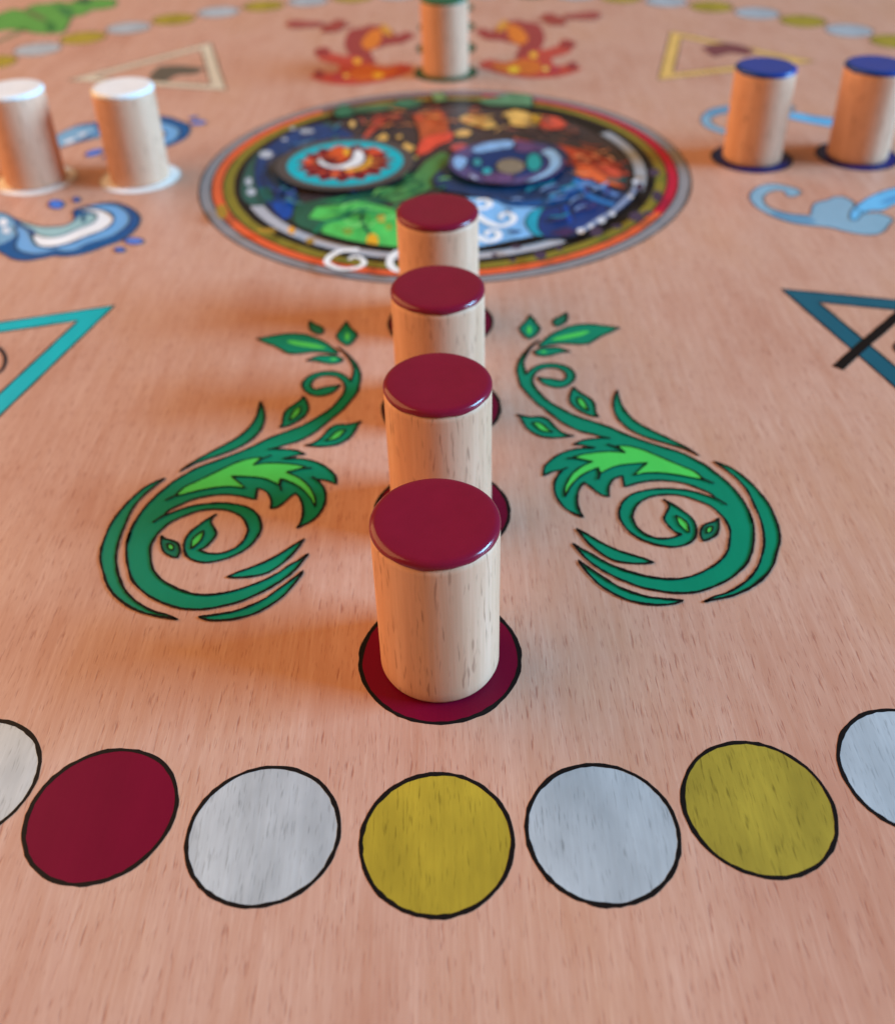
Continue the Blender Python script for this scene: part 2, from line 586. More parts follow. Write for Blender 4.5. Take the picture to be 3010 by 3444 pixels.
def vine(A, label):
    f = lambda pts: affine(pts, A)
    z = STEP
    b = smooth(f(body))
    root = sheet("vine_ornament", b, VG, board, z)
    root["label"] = label
    ribbon("outline", b, INKW, INK, root, z + 9 * STEP)
    for i, (nm, pts, m, ol) in enumerate(vine_shapes):
        s = smooth(f(pts))
        zz = z + (1 + i % 3) * STEP + (3 * STEP if nm == "leaf_highlight" else 0)
        sheet(nm, s, m, root, zz)
        if ol:
            ribbon("outline", s, INKW if ol == 1 else INKW * 0.7, INK, root, z + (10 if ol == 1 else 11) * STEP)
    for st in vine_strokes:
        ribbon("ink_stroke", smooth(f(st), closed=False), INKW, INK, root, z + 12 * STEP, closed=False)


vine((1, 0, 0, 0, 1, 0), "green leafy scroll on the window side of the red row")
VMIR = (-1.0, 0.0, -0.0405, 0.0, 1.0, -0.0080)
vine(VMIR, "green leafy scroll in the shadows of the red row")


# ---- four triangle emblems between the rows
def tri_emblem(ang, color, label, strokes):
    ca, sa = math.cos(ang), math.sin(ang)
    rot = lambda pts: [(ca * x - sa * y, sa * x + ca * y) for x, y in pts]
    r0, side = 0.955, 0.556
    h = side * math.sqrt(3) / 2
    outer = [(r0, 0), (r0 + h, -side / 2), (r0 + h, side / 2)]
    k = 0.082
    inner = [(r0 + k, 0), (r0 + h - k / 2, -side / 2 + k * 0.866), (r0 + h - k / 2, side / 2 - k * 0.866)]
    m = P(*color)
    o, i = rot(outer), rot(inner)
    vs = [(x * U, y * U, 0) for x, y in o + i]
    me = bpy.data.meshes.new("triangle_emblem")
    me.from_pydata(vs, [], [(0, 1, 4, 3), (1, 2, 5, 4), (2, 0, 3, 5)])
    root = link("triangle_emblem", me, m, board, STEP)
    root["label"] = label
    for loop in (o, i):
        dense = []
        for a in range(3):
            p, q = loop[a], loop[(a + 1) % 3]
            dense += [(p[0] + (q[0] - p[0]) * t / 24, p[1] + (q[1] - p[1]) * t / 24) for t in range(24)]
        ribbon("outline", dense, 0.0046, INK, root, 3 * STEP)
    for nm, pts, col, wd in strokes:
        if wd:
            ribbon(nm, smooth(pts, closed=False), wd, INK if nm == 'ink_bar' else P(*col), root, 5 * STEP, closed=False, jitter=0.05)
        else:
            sheet(nm, smooth(pts), P(*col), root, 4 * STEP)
    return root


T, TL = Crop(2600, 950, 3010), Crop(0, 1000, 400)
F1, F3 = Crop(0, 0, 1000), Crop(2010, 0, 3010)
D = math.radians
tri_emblem(D(-45), (22, 86, 102), "dark teal triangle crossed by a black bar",
           [("ink_bar", T((940, 1262), (1300, 935), (1650, 640), (2000, 340)), (14, 12, 12), 0.021),
            ("ink_ring", T((1850, 850), (1785, 920), (1780, 980), (1850, 1060)), (40, 34, 36), 0.006)])
tri_emblem(D(-135), (0, 172, 178), "bright turquoise triangle framing a dark loop",
           [("ink_ring", TL((-180, 740), (-60, 735), (30, 800), (85, 900), (85, 1000), (40, 1090), (-40, 1150), (-150, 1160)), (30, 28, 40), 0.0075)])
tri_emblem(D(135), (206, 190, 164), "pale cream triangle framing a grey print",
           [("grey_print", F1((900, 470), (960, 400), (1080, 395), (1240, 410), (1180, 445), (1070, 455), (1000, 495)), (92, 84, 72), 0)])
tri_emblem(D(45), (216, 172, 96), "golden yellow triangle framing a maroon print",
           [("maroon_print", F3((620, 290), (720, 262), (850, 270), (950, 310), (900, 335), (800, 320), (700, 345)), (116, 62, 66), 0)])

# ---- blue waves beside the white row
W1 = Crop(0, 640, 520)
wave_shapes = [
    ("wave", W1((-150, 330), (0, 255), (80, 280), (200, 340), (340, 390), (480, 425), (620, 425), (740, 415), (840, 370), (870, 320),
                (850, 265), (880, 225), (950, 200), (1100, 165), (1220, 145), (1360, 150), (1480, 190), (1580, 250), (1635, 330),
                (1615, 410), (1560, 480), (1460, 560), (1350, 610), (1200, 660), (1070, 710), (900, 755), (750, 770), (620, 765),
                (480, 795), (300, 820), (150, 800), (30, 735), (-60, 690), (-260, 640), (-260, 380)), (12, 84, 138)),
    ("wave_band", W1((190, 640), (215, 560), (210, 500), (170, 430), (240, 420), (330, 470), (380, 560), (440, 640), (560, 668),
                     (700, 650), (850, 610), (980, 550), (1100, 510), (1240, 440), (1320, 360), (1310, 290), (1240, 250), (1100, 215),
                     (960, 205), (1100, 175), (1230, 165), (1360, 180), (1460, 240), (1515, 310), (1500, 390), (1420, 470), (1320, 530),
                     (1180, 580), (1020, 630), (900, 690), (780, 715), (640, 690), (560, 720), (420, 745), (290, 725), (210, 690)), (104, 160, 206)),
    ("foam_band", W1((400, 500), (460, 530), (560, 548), (680, 540), (790, 505), (900, 455), (1020, 410), (1100, 365), (1130, 310),
                     (1100, 270), (1000, 245), (900, 245), (980, 220), (1100, 220), (1220, 250), (1300, 300), (1325, 350), (1280, 420),
                     (1180, 475), (1050, 520), (950, 560), (820, 610), (700, 645), (560, 662), (440, 645), (400, 600), (390, 545)), (232, 230, 228)),
    ("wave_hollow", W1((200, 350), (340, 395), (480, 430), (620, 432), (740, 420), (830, 385), (900, 330), (940, 290), (1060, 280),
                       (1125, 300), (1110, 350), (1040, 395), (900, 450), (790, 500), (680, 535), (560, 545), (470, 525), (400, 465),
                       (300, 410)), (146, 182, 182)),
    ("wave_eye", W1.ell(972, 330, 28, 48), (20, 84, 110)),
    ("wave_crest", W1((-260, 330), (-100, 300), (0, 268), (90, 300), (160, 360), (190, 420), (200, 500), (150, 560), (60, 610),
                      (-20, 640), (-260, 590)), (118, 162, 190)),
    ("foam_dot", W1.ell(45, 375, 48, 42), (228, 228, 230)),
    ("foam_dot", W1.ell(80, 470, 50, 36), (214, 218, 224)),
    ("drop", W1.ell(660, 168, 92, 50), (62, 116, 202)),
    ("drop", W1.ell(895, 115, 45, 30), (58, 100, 172)),
    ("drop", W1.ell(1560, 595, 112, 38), (84, 124, 202)),
    ("drop", W1.ell(1395, 695, 66, 28), (66, 110, 188)),
]


def ornament(name, shapes, A, label, outlined, inkc=(34, 44, 60), wd=0.0032):
    root = None
    for i, (nm, pts, col) in enumerate(shapes):
        s = smooth(affine(pts, A))
        zz = STEP * (1 + i)
        o = sheet(name if root is None else nm, s, P(*col), root or board, zz)
        if root is None:
            root = o
            o["label"] = label
        if nm in outlined:
            ribbon("outline", s, wd, P(*inkc), root, STEP * (len(shapes) + 2))
    return root


ID = (1, 0, 0, 0, 1, 0)
FLIPY = (1, 0, 0, 0, -1, 0.0)
ornament("wave_ornament", wave_shapes, ID, "curling blue and white wave between the white row and the turquoise triangle", ("wave", "drop", "wave_band", "foam_band"))
ornament("wave_ornament", wave_shapes, FLIPY, "curling blue and white wave between the white row and the cream triangle", ("wave", "drop", "wave_band", "foam_band"))

# ---- pale clouds beside the blue row
C1 = Crop(2500, 590, 3010)
cloud_shapes = [
    ("cloud", C1((680, 205), (640, 235), (570, 255), (500, 240), (490, 200), (440, 180), (360, 180), (290, 205), (240, 250), (240, 310),
                 (290, 370), (380, 410), (500, 445), (640, 465), (790, 475), (800, 400), (830, 340), (900, 310), (990, 290), (1070, 255),
                 (1180, 250), (1290, 310), (1340, 400), (1450, 450), (1600, 440), (1720, 490), (1770, 530), (1720, 580), (1680, 640),
                 (1600, 690), (1480, 705), (1330, 690), (1180, 660), (1050, 625), (900, 605), (740, 590), (560, 560), (400, 510),
                 (250, 440), (130, 360), (70, 270), (90, 200), (170, 140), (280, 105), (400, 105), (520, 130), (630, 160)), (128, 163, 180)),
    ("cloud_shade", C1((380, 490), (320, 425), (400, 425), (560, 465), (780, 490), (860, 560), (740, 575), (560, 545)), (96, 142, 170)),
    ("cloud_stream", C1((1250, 500), (1270, 420), (1340, 350), (1480, 260), (1640, 190), (1792, 150), (2050, 110), (2300, 120), (2300, 250),
                        (2050, 280), (1792, 340), (1650, 410), (1500, 420), (1400, 460), (1330, 530), (1280, 530)), (98, 174, 214)),
    ("cloud_shade", C1((1600, 330), (1700, 285), (1850, 235), (1990, 210), (1990, 240), (1850, 270), (1700, 320)), (64, 126, 176)),
]
FLIPB = (1, 0, 0, 0, -1, 0.03)
ornament("cloud_ornament", cloud_shapes, ID, "pale blue curled cloud between the blue row and the dark teal triangle", ("cloud", "cloud_stream"), (60, 76, 92), 0.0035)
ornament("cloud_ornament", cloud_shapes, FLIPB, "pale blue curled cloud between the blue row and the golden triangle", ("cloud", "cloud_stream"), (60, 76, 92), 0.0035)

# ---- flames beside the green row
FR = Crop(1560, 0, 2060)


def stroke_poly(pts, w):
    p = smooth(pts, closed=False, sub=4)
    lo, hi = [], []
    for i in range(len(p)):
        a, b = p[max(0, i - 1)], p[min(len(p) - 1, i + 1)]
        t = Vector((b[0] - a[0], b[1] - a[1])).normalized()
        k = w * 0.5 * (0.35 + 1.5 * math.sin(math.pi * (0.12 + 0.76 * i / (len(p) - 1))) * 0.55)
        lo.append((p[i][0] - t.y * k, p[i][1] + t.x * k))
        hi.append((p[i][0] + t.y * k, p[i][1] - t.x * k))
    return (lo + hi[::-1])[::3]


flame_shapes = [
    ("flame", stroke_poly(FR((200, 735), (400, 800), (650, 855), (900, 875), (1150, 850), (1340, 790)), 0.105), (182, 72, 58)),
    ("flame_curl", stroke_poly(FR((150, 350), (300, 425), (450, 415), (560, 320), (660, 275), (770, 340), (825, 460), (790, 590), (700, 690)), 0.085), (152, 58, 58)),
    ("flame_curl", stroke_poly(FR((740, 700), (900, 650), (1080, 635), (1280, 540)), 0.085), (184, 74, 62)),
    ("flame_curl", stroke_poly(FR((860, 250), (1050, 225), (1300, 215), (1620, 185)), 0.05), (158, 88, 78)),
    ("flame", FR((190, 720), (330, 760), (500, 750), (680, 700), (790, 620), (900, 600), (1060, 610), (1180, 540), (1150, 500), (1250, 470),
                 (1350, 530), (1290, 590), (1180, 600), (1080, 660), (1060, 740), (1110, 800), (1230, 780), (1290, 740), (1370, 780),
                 (1340, 840), (1200, 890), (1000, 930), (800, 920), (560, 900), (380, 850), (260, 790)), (186, 68, 56)),
    ("flame_stem", FR((150, 340), (250, 390), (380, 390), (470, 350), (560, 260), (680, 240), (780, 310), (840, 420), (840, 540),
                      (780, 640), (680, 700), (620, 720), (680, 640), (690, 560), (560, 520), (430, 490), (280, 480), (190, 430)), (150, 58, 56)),
    ("flame_glow", FR((530, 290), (640, 310), (740, 400), (770, 480), (700, 545), (600, 510), (530, 420)), (212, 116, 42)),
    ("flame_glow", FR((390, 350), (440, 270), (510, 240), (530, 310), (470, 370), (410, 390)), (204, 140, 54)),
    ("flame_glow", FR((330, 770), (500, 770), (700, 720), (900, 740), (940, 850), (800, 905), (560, 885), (400, 840)), (206, 104, 40)),
    ("flame_core", FR.ell(600, 845, 70, 36), (240, 190, 50)),
    ("flame_core", FR.ell(838, 668, 50, 36), (240, 176, 60)),
    ("flame_core", FR.ell(985, 835, 36, 26), (240, 190, 90)),
    ("flame_tip", FR.ell(1250, 535, 95, 48), (146, 54, 54)),
    ("flame_tip", FR.ell(1310, 795, 62, 46), (144, 56, 58)),
    ("flame_tip", FR.ell(1090, 845, 60, 45), (176, 58, 66)),
    ("flame_tip", FR((930, 180), (1050, 160), (1200, 240), (1240, 310), (1120, 310), (1000, 290)), (152, 62, 56)),
    ("flame_tip", FR((1200, 180), (1400, 160), (1560, 135), (1660, 180), (1600, 235), (1450, 240), (1250, 220)), (156, 72, 68)),
]
ornament("flame_ornament", flame_shapes, ID, "red and orange flame on the golden triangle's side of the green row", ())
ornament("flame_ornament", flame_shapes, (-1, 0, 0.028, 0, 1, -0.02), "red and orange flame on the cream triangle's side of the green row", ())

# ---- leafy corner ornament outside the track
GC = Crop(0, 0, 500)
corner_shapes = [
    ("corner_leaf", GC((-300, 230), (-100, 190), (0, 165), (150, 110), (280, 125), (420, 60), (620, 40), (700, 20), (830, 40), (950, 10), (1100, -20),
                       (1380, -10), (1400, 70), (1250, 110), (1120, 120), (1000, 180), (880, 200), (830, 300), (780, 380), (650, 405),
                       (450, 400), (280, 370), (100, 360), (0, 375), (-300, 400)), (86, 150, 66)),
    ("leaf_shade", GC((560, 250), (640, 270), (690, 350), (620, 395), (560, 340)), (44, 112, 52)),
    ("leaf_shade", GC((640, 60), (760, 80), (900, 130), (860, 200), (780, 190), (700, 110)), (48, 116, 62)),
    ("leaf_shade", GC((880, 0), (1050, -40), (1120, 10), (1020, 50)), (26, 80, 56)),
    ("leaf_shade", GC((260, 120), (380, 130), (560, 220), (540, 260), (420, 210)), (96, 110, 66)),
]
ornament("corner_ornament", corner_shapes, ID, "bright green leaf print outside the ring of dots", ("corner_leaf",), (60, 74, 50), 0.006)
stem = ribbon("leaf_stem", smooth(GC((320, 350), (200, 400), (60, 470), (-100, 530)), closed=False), 0.03, P(120, 116, 84), board, STEP, closed=False)

# ---- the round medallion in the middle
ML, MR = Crop(600, 250, 1600), Crop(1400, 250, 2400)
M1, M2, M3, M4, M5, M6 = Crop(650, 550, 1350), Crop(780, 300, 1340), Crop(1250, 300, 1850), Crop(1750, 320, 2350), Crop(1500, 450, 1950), Crop(1550, 600, 2200)
TAU = 2 * math.pi
med = sheet("medallion", circle(0, 0, 0.621, 160), P(138, 132, 132), board, STEP)
med["label"] = "round painted medallion with coloured rings and two eyes"
_mz = [2]


def mz():
    _mz[0] += 0.35
    return STEP * _mz[0]


def patch(nm, pts, col, sm=True, **kw):
    kw.setdefault('mottled', 0.22)
    kw.setdefault('rough', 0.24)
    kw.setdefault('spec', 0.3)
    sp = smooth(pts) if sm else pts
    o = sheet(nm, sp, P(*col, **kw), med, mz())
    if sm and nm not in ('foam_dot', 'bud', 'sky_tick', 'ring_speck', 'ring_break', 'eye_glow', 'eye_flame'):
        ribbon('ink_outline', sp, 0.0034, P(34, 30, 36), med, mz(), jitter=0.3)
    return o


def line(nm, pts, w, col, taper=None):
    return ribbon(nm, smooth(pts, closed=False), w, P(*col), med, mz(), closed=False, taper=taper, jitter=0.05)


a_red0 = MR.ang(1450, 830)
a_red1 = math.radians(78)
a_or0 = M2.ang(1050, 280)
band("ring_band", 0.563, 0.591, a_or0, a_red0 + TAU, P(226, 96, 54), med, mz())
band("ring_band", 0.563, 0.591, a_red0, a_red1, P(186, 24, 54), med, mz())
band("ring_band", 0.563, 0.591, a_red1, a_or0, P(120, 62, 62), med, mz())
band("ring_band", 0.533, 0.563, 0, TAU, P(134, 118, 42, mottled=0.08), med, mz())
band("ring_band", 0.470, 0.533, 0, TAU, P(20, 20, 22), med, mz())
band("silver_band", 0.484, 0.514, M1.ang(490, 370), MR.ang(900, 1010) , P(176, 174, 178), med, mz())
band("silver_band", 0.484, 0.512, MR.ang(1330, 700), MR.ang(1150, 350), P(160, 166, 172), med, mz())
for r in (0.621, 0.591, 0.563, 0.533):
    ribbon("outline", circle(0, 0, r, 200), 0.0045, P(40, 34, 34), med, mz())
patch("art_ground", circle(0, 0, 0.474, 120), (62, 52, 54), sm=False)
# water on the left
patch("water_patch", ML((380, 640), (420, 540), (520, 440), (640, 380), (760, 320), (900, 290), (1010, 330), (1080, 390), (950, 430), (800, 470),
                        (700, 540), (690, 640), (740, 760), (820, 830), (880, 940), (700, 900), (560, 800), (440, 790), (380, 740)), (40, 88, 78))
patch("water_patch", ML((480, 500), (560, 420), (700, 340), (850, 300), (1000, 330), (1080, 390), (950, 430), (800, 460), (690, 520),
                        (660, 600), (700, 680), (720, 770), (690, 850), (620, 880), (550, 810), (480, 700), (460, 600)), (16, 58, 108))
patch("water_patch", ML((560, 780), (640, 750), (720, 780), (710, 840), (640, 880), (580, 830)), (0, 74, 160))
patch("water_patch", ML((500, 620), (580, 600), (680, 660), (690, 740), (600, 720), (540, 690)), (22, 66, 124))
patch("water_patch", ML((540, 520), (620, 490), (700, 520), (640, 600), (560, 590)), (60, 74, 106))
patch("water_patch", ML((470, 690), (560, 680), (580, 760), (500, 770)), (16, 92, 84))
for x, y, rx, ry in ((530, 485, 42, 22), (775, 345, 45, 14), (440, 712, 28, 22), (640, 395, 18, 9), (425, 650, 22, 24), (690, 330, 16, 8)):
    patch("foam_dot", ML.ell(x, y, rx, ry), (176, 180, 186))
# leaves at the lower left
patch("leaf_patch", ML((700, 790), (900, 750), (1100, 720), (1300, 680), (1420, 700), (1360, 760), (1180, 800), (900, 900), (860, 970), (700, 900)), (36, 92, 70))
patch("leaf_patch", ML((1420, 600), (1500, 520), (1590, 470), (1640, 500), (1600, 600), (1540, 680), (1440, 730), (1300, 780), (1200, 740), (1330, 660)), (72, 132, 72))
patch("leaf_patch", ML((780, 870), (830, 805), (950, 790), (1100, 775), (1200, 790), (1300, 820), (1400, 900), (1400, 1085), (1250, 1065), (1100, 1035),
                       (960, 995), (860, 950), (900, 890)), (78, 188, 88))
line("leaf_vein", ML((820, 960), (880, 900), (980, 870), (1080, 825), (1150, 810)), 0.022, (18, 112, 78), lambda s: 0.5 + 0.8 * s)
line("leaf_vein", ML((1120, 830), (1105, 880), (1130, 930), (1155, 970)), 0.009, (24, 84, 60))
line("leaf_vein", ML((1290, 690), (1360, 665), (1440, 650), (1470, 680), (1400, 720), (1300, 735)), 0.010, (34, 96, 60))
for x, y, rx, ry, c in ((1170, 1010, 36, 46, (228, 166, 40)), (1223, 872, 26, 26, (220, 158, 44)), (1025, 950, 30, 26, (122, 156, 64)), (1270, 925, 22, 20, (130, 160, 60))):
    patch("bud", ML.ell(x, y, rx, ry), c)
# fire across the top
OR1, OR2, GD = (196, 78, 48), (226, 92, 56), (226, 176, 92)
patch("fire_patch", M3((390, 260), (520, 250), (700, 220), (770, 330), (780, 420), (830, 470), (760, 520), (640, 580), (560, 650), (470, 690), (450, 620),
                       (480, 520), (470, 420), (430, 330)), (186, 86, 50))
patch("fire_patch", M3((450, 670), (470, 560), (560, 480), (700, 450), (830, 435), (800, 520), (680, 570), (560, 650)), (222, 78, 58))
patch("fire_patch", M3((400, 270), (500, 260), (540, 300), (470, 320)), (222, 84, 62))
patch("fire_patch", M3((0, 310), (120, 270), (290, 250), (310, 290), (150, 330), (60, 400), (0, 420)), (168, 70, 60))
patch("fire_patch", M2((1390, 540), (1480, 420), (1600, 330), (1690, 300), (1640, 380), (1540, 460), (1450, 545)), (194, 78, 60))
for pts in (((880, 300), (960, 265), (1100, 290), (1210, 310), (1265, 385), (1150, 405), (1020, 375), (920, 345)),
            ((1310, 250), (1440, 215), (1560, 240), (1640, 290), (1720, 280), (1700, 350), (1560, 385), (1400, 365), (1370, 300)),
            ((830, 445), (930, 412), (1015, 440), (960, 485), (850, 485)), ((30, 515), (120, 450), (175, 490), (120, 550)),
            ((240, 480), (300, 470), (320, 500), (260, 510)), ((290, 600), (340, 545), (440, 600), (380, 645), (300, 635)), ((410, 690), (450, 675), (470, 705), (430, 725))):
    patch("fire_glow", M3(*pts), GD)
patch("fire_glow", M3((1600, 270), (1720, 275), (1700, 345), (1600, 360)), (226, 172, 52))
patch("fire_glow", M2.ell(1298, 388, 34, 38), (230, 186, 110))
patch("fire_patch", MR((755, 258), (850, 268), (920, 310), (850, 338), (735, 330)), (222, 84, 62))
patch("fire_patch", M3((800, 580), (900, 555), (1000, 590), (900, 640), (800, 620)), (196, 80, 76))
patch("fire_patch", MR((600, 395), (760, 420), (900, 440), (1050, 480), (1200, 540), (1290, 610), (1200, 640), (1270, 695), (1100, 660), (960, 610),
                       (900, 540), (800, 460), (640, 430)), (188, 74, 50))
patch("fire_patch", MR((930, 560), (1030, 545), (1110, 600), (1250, 695), (1080, 655), (960, 615)), (230, 104, 58))
patch("fire_patch", MR((1080, 540), (1180, 560), (1260, 620), (1160, 600)), (210, 84, 62))
line("fire_line", MR((960, 520), (1080, 530), (1200, 570), (1260, 600)), 0.016, (110, 36, 28))
line("rock_line", MR((1260, 640), (1200, 650), (1150, 640)), 0.02, (40, 84, 80))
for pts, c in ((((230, 130), (400, 105), (530, 150), (400, 200), (240, 190)), (52, 110, 80)), (((590, 60), (720, 45), (770, 120), (640, 140)), (100, 136, 82)),
               (((1050, 130), (1300, 80), (1420, 50), (1600, 80), (1610, 190), (1420, 180), (1200, 175)), (84, 130, 94))):
    patch("rim_leaf", M3(*pts), c)
patch("rim_leaf", M2((1090, 260), (1180, 180), (1310, 205), (1310, 295), (1150, 315)), (40, 108, 78))
patch("rim_leaf", M2((1300, 210), (1500, 190), (1780, 170), (1780, 230), (1500, 260), (1300, 270)), (60, 100, 70))
# sky and sea at the bottom and right
patch("sea_patch", MR((100, 640), (200, 540), (350, 430), (600, 415), (850, 440), (945, 560), (960, 640), (1060, 640), (1150, 700), (1260, 720), (1320, 700), (1300, 770),
                      (1230, 830), (1150, 890), (1050, 940), (950, 990), (830, 1000), (740, 1000), (600, 840), (480, 780), (330, 740), (150, 700)), (24, 54, 92))
patch("sky_patch", MR((150, 800), (330, 755), (480, 775), (600, 805), (740, 815), (680, 900), (720, 985), (520, 1025), (360, 1055), (200, 1075), (120, 950)), (126, 182, 228))
patch("sea_patch", MR((420, 735), (560, 775), (760, 755), (940, 680), (1045, 635), (970, 745), (790, 800), (560, 805)), (0, 78, 138))
patch("sea_patch", MR((700, 900), (760, 830), (900, 800), (1040, 760), (1140, 800), (1150, 880), (1040, 940), (900, 990), (760, 995)), (20, 54, 112))
patch("sea_patch", MR((870, 800), (920, 800), (950, 900), (910, 910)), (0, 74, 160))
patch("sea_patch", MR((800, 970), (900, 935), (970, 955), (900, 990)), (62, 42, 84))
patch("sea_patch", MR((655, 905), (690, 840), (775, 810), (740, 870), (735, 940), (770, 990), (700, 975)), (18, 146, 168))
line("sea_line", MR((870, 700), (930, 685), (960, 665)), 0.014, (10, 128, 150))
line("sea_line", MR((1000, 655), (1100, 695), (1210, 742)), 0.018, (96, 132, 184))
line("sea_line", MR((960, 640), (1030, 735), (1110, 775), (1190, 800)), 0.020, (40, 112, 172))
line("sea_line", MR((1320, 700), (1260, 770), (1180, 840), (1090, 895), (980, 965)), 0.016, (128, 142, 170))
for x, y, r in ((990, 957, 24), (1052, 928, 18), (1115, 893, 26), (1178, 855, 20), (1320, 660, 20), (1290, 750, 16)):
    patch("foam_dot", MR.ell(x, y, r, r * 0.75), (206, 208, 214))
for pts in (((350, 850), (420, 900), (500, 928), (570, 910), (590, 875), (550, 850), (512, 862), (515, 885)),
            ((350, 985), (430, 1018), (490, 1002), (495, 968), (455, 955), (425, 968), (430, 988)),
            ((335, 815), (400, 822), (445, 803), (430, 775), (385, 770), (365, 785))):
    line("sky_swirl", MR(*pts), 0.0175, (236, 236, 236), lambda s: 1.1 - 0.55 * s)
patch("sky_tick", MR.ell(592, 962, 40, 9), (40, 60, 104))
patch("sky_tick", MR.ell(558, 832, 22, 8), (60, 80, 120))
band("ink_band", 0.468, 0.486, MR.ang(200, 1070), MR.ang(760, 990), P(18, 18, 22), med, mz())
band("ink_band", 0.468, 0.486, ML.ang(860, 975), ML.ang(1350, 1070), P(18, 18, 22), med, mz())


# loose brush strokes over the painted picture
_rs = random.Random(21)
for (cx, cy, sx, sy, n, pal, dirn) in (
        (-0.34, 0.16, 0.10, 0.10, 26, ((60, 120, 130), (20, 80, 140), (40, 100, 90), (90, 110, 140), (12, 50, 96)), 0.6),
        (-0.36, -0.14, 0.09, 0.12, 22, ((30, 110, 100), (0, 90, 170), (50, 70, 130), (70, 120, 110)), 1.9),
        (-0.06, 0.34, 0.22, 0.08, 44, ((210, 120, 60), (120, 50, 40), (226, 170, 90), (70, 46, 44), (180, 70, 50)), 0.1),
        (0.30, 0.24, 0.10, 0.10, 26, ((96, 70, 64), (130, 70, 54), (40, 34, 36), (180, 90, 60)), -0.5),
        (0.38, 0.04, 0.06, 0.06, 18, ((236, 130, 80), (140, 46, 36), (240, 160, 110)), -0.4),
        (0.30, -0.22, 0.12, 0.08, 30, ((30, 100, 170), (60, 50, 100), (0, 130, 150), (120, 150, 190), (12, 40, 84)), 0.7),
        (-0.10, -0.10, 0.10, 0.06, 20, ((60, 150, 80), (24, 90, 60), (110, 180, 90)), 0.5),
        (-0.22, -0.28, 0.10, 0.06, 18, ((40, 150, 80), (120, 206, 110), (30, 120, 70)), 0.3)):
    for _ in range(n):
        x, y = cx + _rs.gauss(0, sx * 0.6), cy + _rs.gauss(0, sy * 0.6)
        if math.hypot(x, y) > 0.45:
            continue
        a = dirn + _rs.gauss(0, 0.5)
        L = _rs.uniform(0.012, 0.035)
        b = _rs.uniform(-0.5, 0.5) * L
        pts = [(x - L * math.cos(a), y - L * math.sin(a)), (x - b * math.sin(a), y + b * math.cos(a)), (x + L * math.cos(a), y + L * math.sin(a))]
        ribbon("brush_stroke", smooth(pts, closed=False), _rs.uniform(0.005, 0.011), P(*_rs.choice(pal)), med, mz(), closed=False,
               taper=lambda s: 0.25 + 3 * s * (1 - s), jitter=0.1)


# the two eyes
def disc(nm, c, r, col, star=0, k=0.1):
    n = 96
    pts = []
    for i in range(n):
        a = TAU * i / n
        rr = r * (1 + (k * math.sin(star * a) if star else 0))
        pts.append((c[0] + rr * math.cos(a), c[1] + rr * math.sin(a)))
    return sheet(nm, pts, P(*col), med, mz())


EL, ER = (-0.2556, 0.0185), (0.1600, -0.0030)
disc("eye_halo", EL, 0.178, (80, 72, 68))
disc("eye_ring", EL, 0.150, (0, 168, 178))
disc("eye_disc", EL, 0.1160, (112, 24, 36), 15, 0.10)
for i in range(13):
    a = TAU * (i + 0.25) / 13
    ring = [(EL[0] + rr * math.cos(a + da), EL[1] + rr * math.sin(a + da)) for rr, da in ((0.074, -0.10), (0.112, 0.0), (0.074, 0.10), (0.066, 0.0))]
    sheet("eye_ray", ring, P(196, 74, 46) if i % 3 else P(210, 120, 50), med, mz())
patch("eye_flame", M2((1040, 740), (1110, 680), (1200, 680), (1270, 720), (1265, 790), (1200, 840), (1100, 860), (1040, 830)), (214, 84, 40))
patch("eye_flame", M2((780, 830), (850, 800), (890, 840), (850, 880), (800, 870)), (222, 84, 52))
patch("eye_flame", M2((1460, 700), (1560, 700), (1640, 740), (1560, 780), (1490, 760)), (206, 74, 46))
patch("eye_flame", M2((1060, 950), (1160, 930), (1180, 990), (1080, 1000)), (206, 84, 56))
patch("eye_flame", M2((1220, 950), (1320, 930), (1320, 985), (1250, 990)), (200, 80, 54))
patch("eye_pupil", M2((1030, 810), (1100, 795), (1150, 820), (1110, 855), (1050, 850)), (130, 34, 34))
patch("eye_glow", M2.ell(1240, 740, 34, 34), (236, 176, 50))
patch("eye_glow", M2((1200, 925), (1350, 905), (1450, 850), (1470, 780), (1510, 800), (1500, 870), (1400, 930), (1250, 950)), (228, 166, 60))
patch("crescent", M2((925, 842), (940, 808), (975, 812), (1010, 850), (1080, 882), (1170, 880), (1250, 850), (1300, 800), (1315, 745), (1350, 708), (1410, 735), (1440, 800),
                     (1410, 862), (1320, 900), (1200, 922), (1080, 918), (980, 890)), (238, 236, 234))
disc("eye_ring", ER, 0.1475, (84, 72, 116))
disc("eye_disc", ER, 0.104, (16, 52, 104))
LB = (134, 180, 226)
patch("eye_arc", M5((345, 280), (480, 215), (650, 180), (820, 165), (930, 195), (870, 260), (720, 285), (560, 315), (440, 340), (370, 320)), LB)
patch("eye_arc", M5((90, 470), (110, 400), (190, 380), (285, 420), (270, 490), (220, 560), (140, 550)), LB)
patch("eye_arc", M5((1260, 330), (1350, 280), (1450, 300), (1530, 400), (1530, 500), (1450, 590), (1320, 660), (1180, 710), (1020, 740), (1150, 680), (1280, 610),
                    (1370, 530), (1380, 430), (1330, 370)), (146, 188, 222))
patch("eye_arc", M5((300, 630), (360, 630), (440, 680), (400, 705), (330, 670)), (176, 182, 214))
patch("eye_arc", M5((930, 210), (1080, 210), (1260, 270), (1180, 310), (1040, 330), (920, 310)), (96, 66, 112))
patch("eye_arc", M5((480, 650), (620, 600), (780, 610), (910, 650), (880, 730), (700, 745), (540, 720)), (100, 70, 116))
patch("eye_spot", M5.ell(1175, 465, 105, 120), (16, 156, 154))
patch("eye_spot", M5.ell(420, 465, 62, 52), (50, 150, 160))
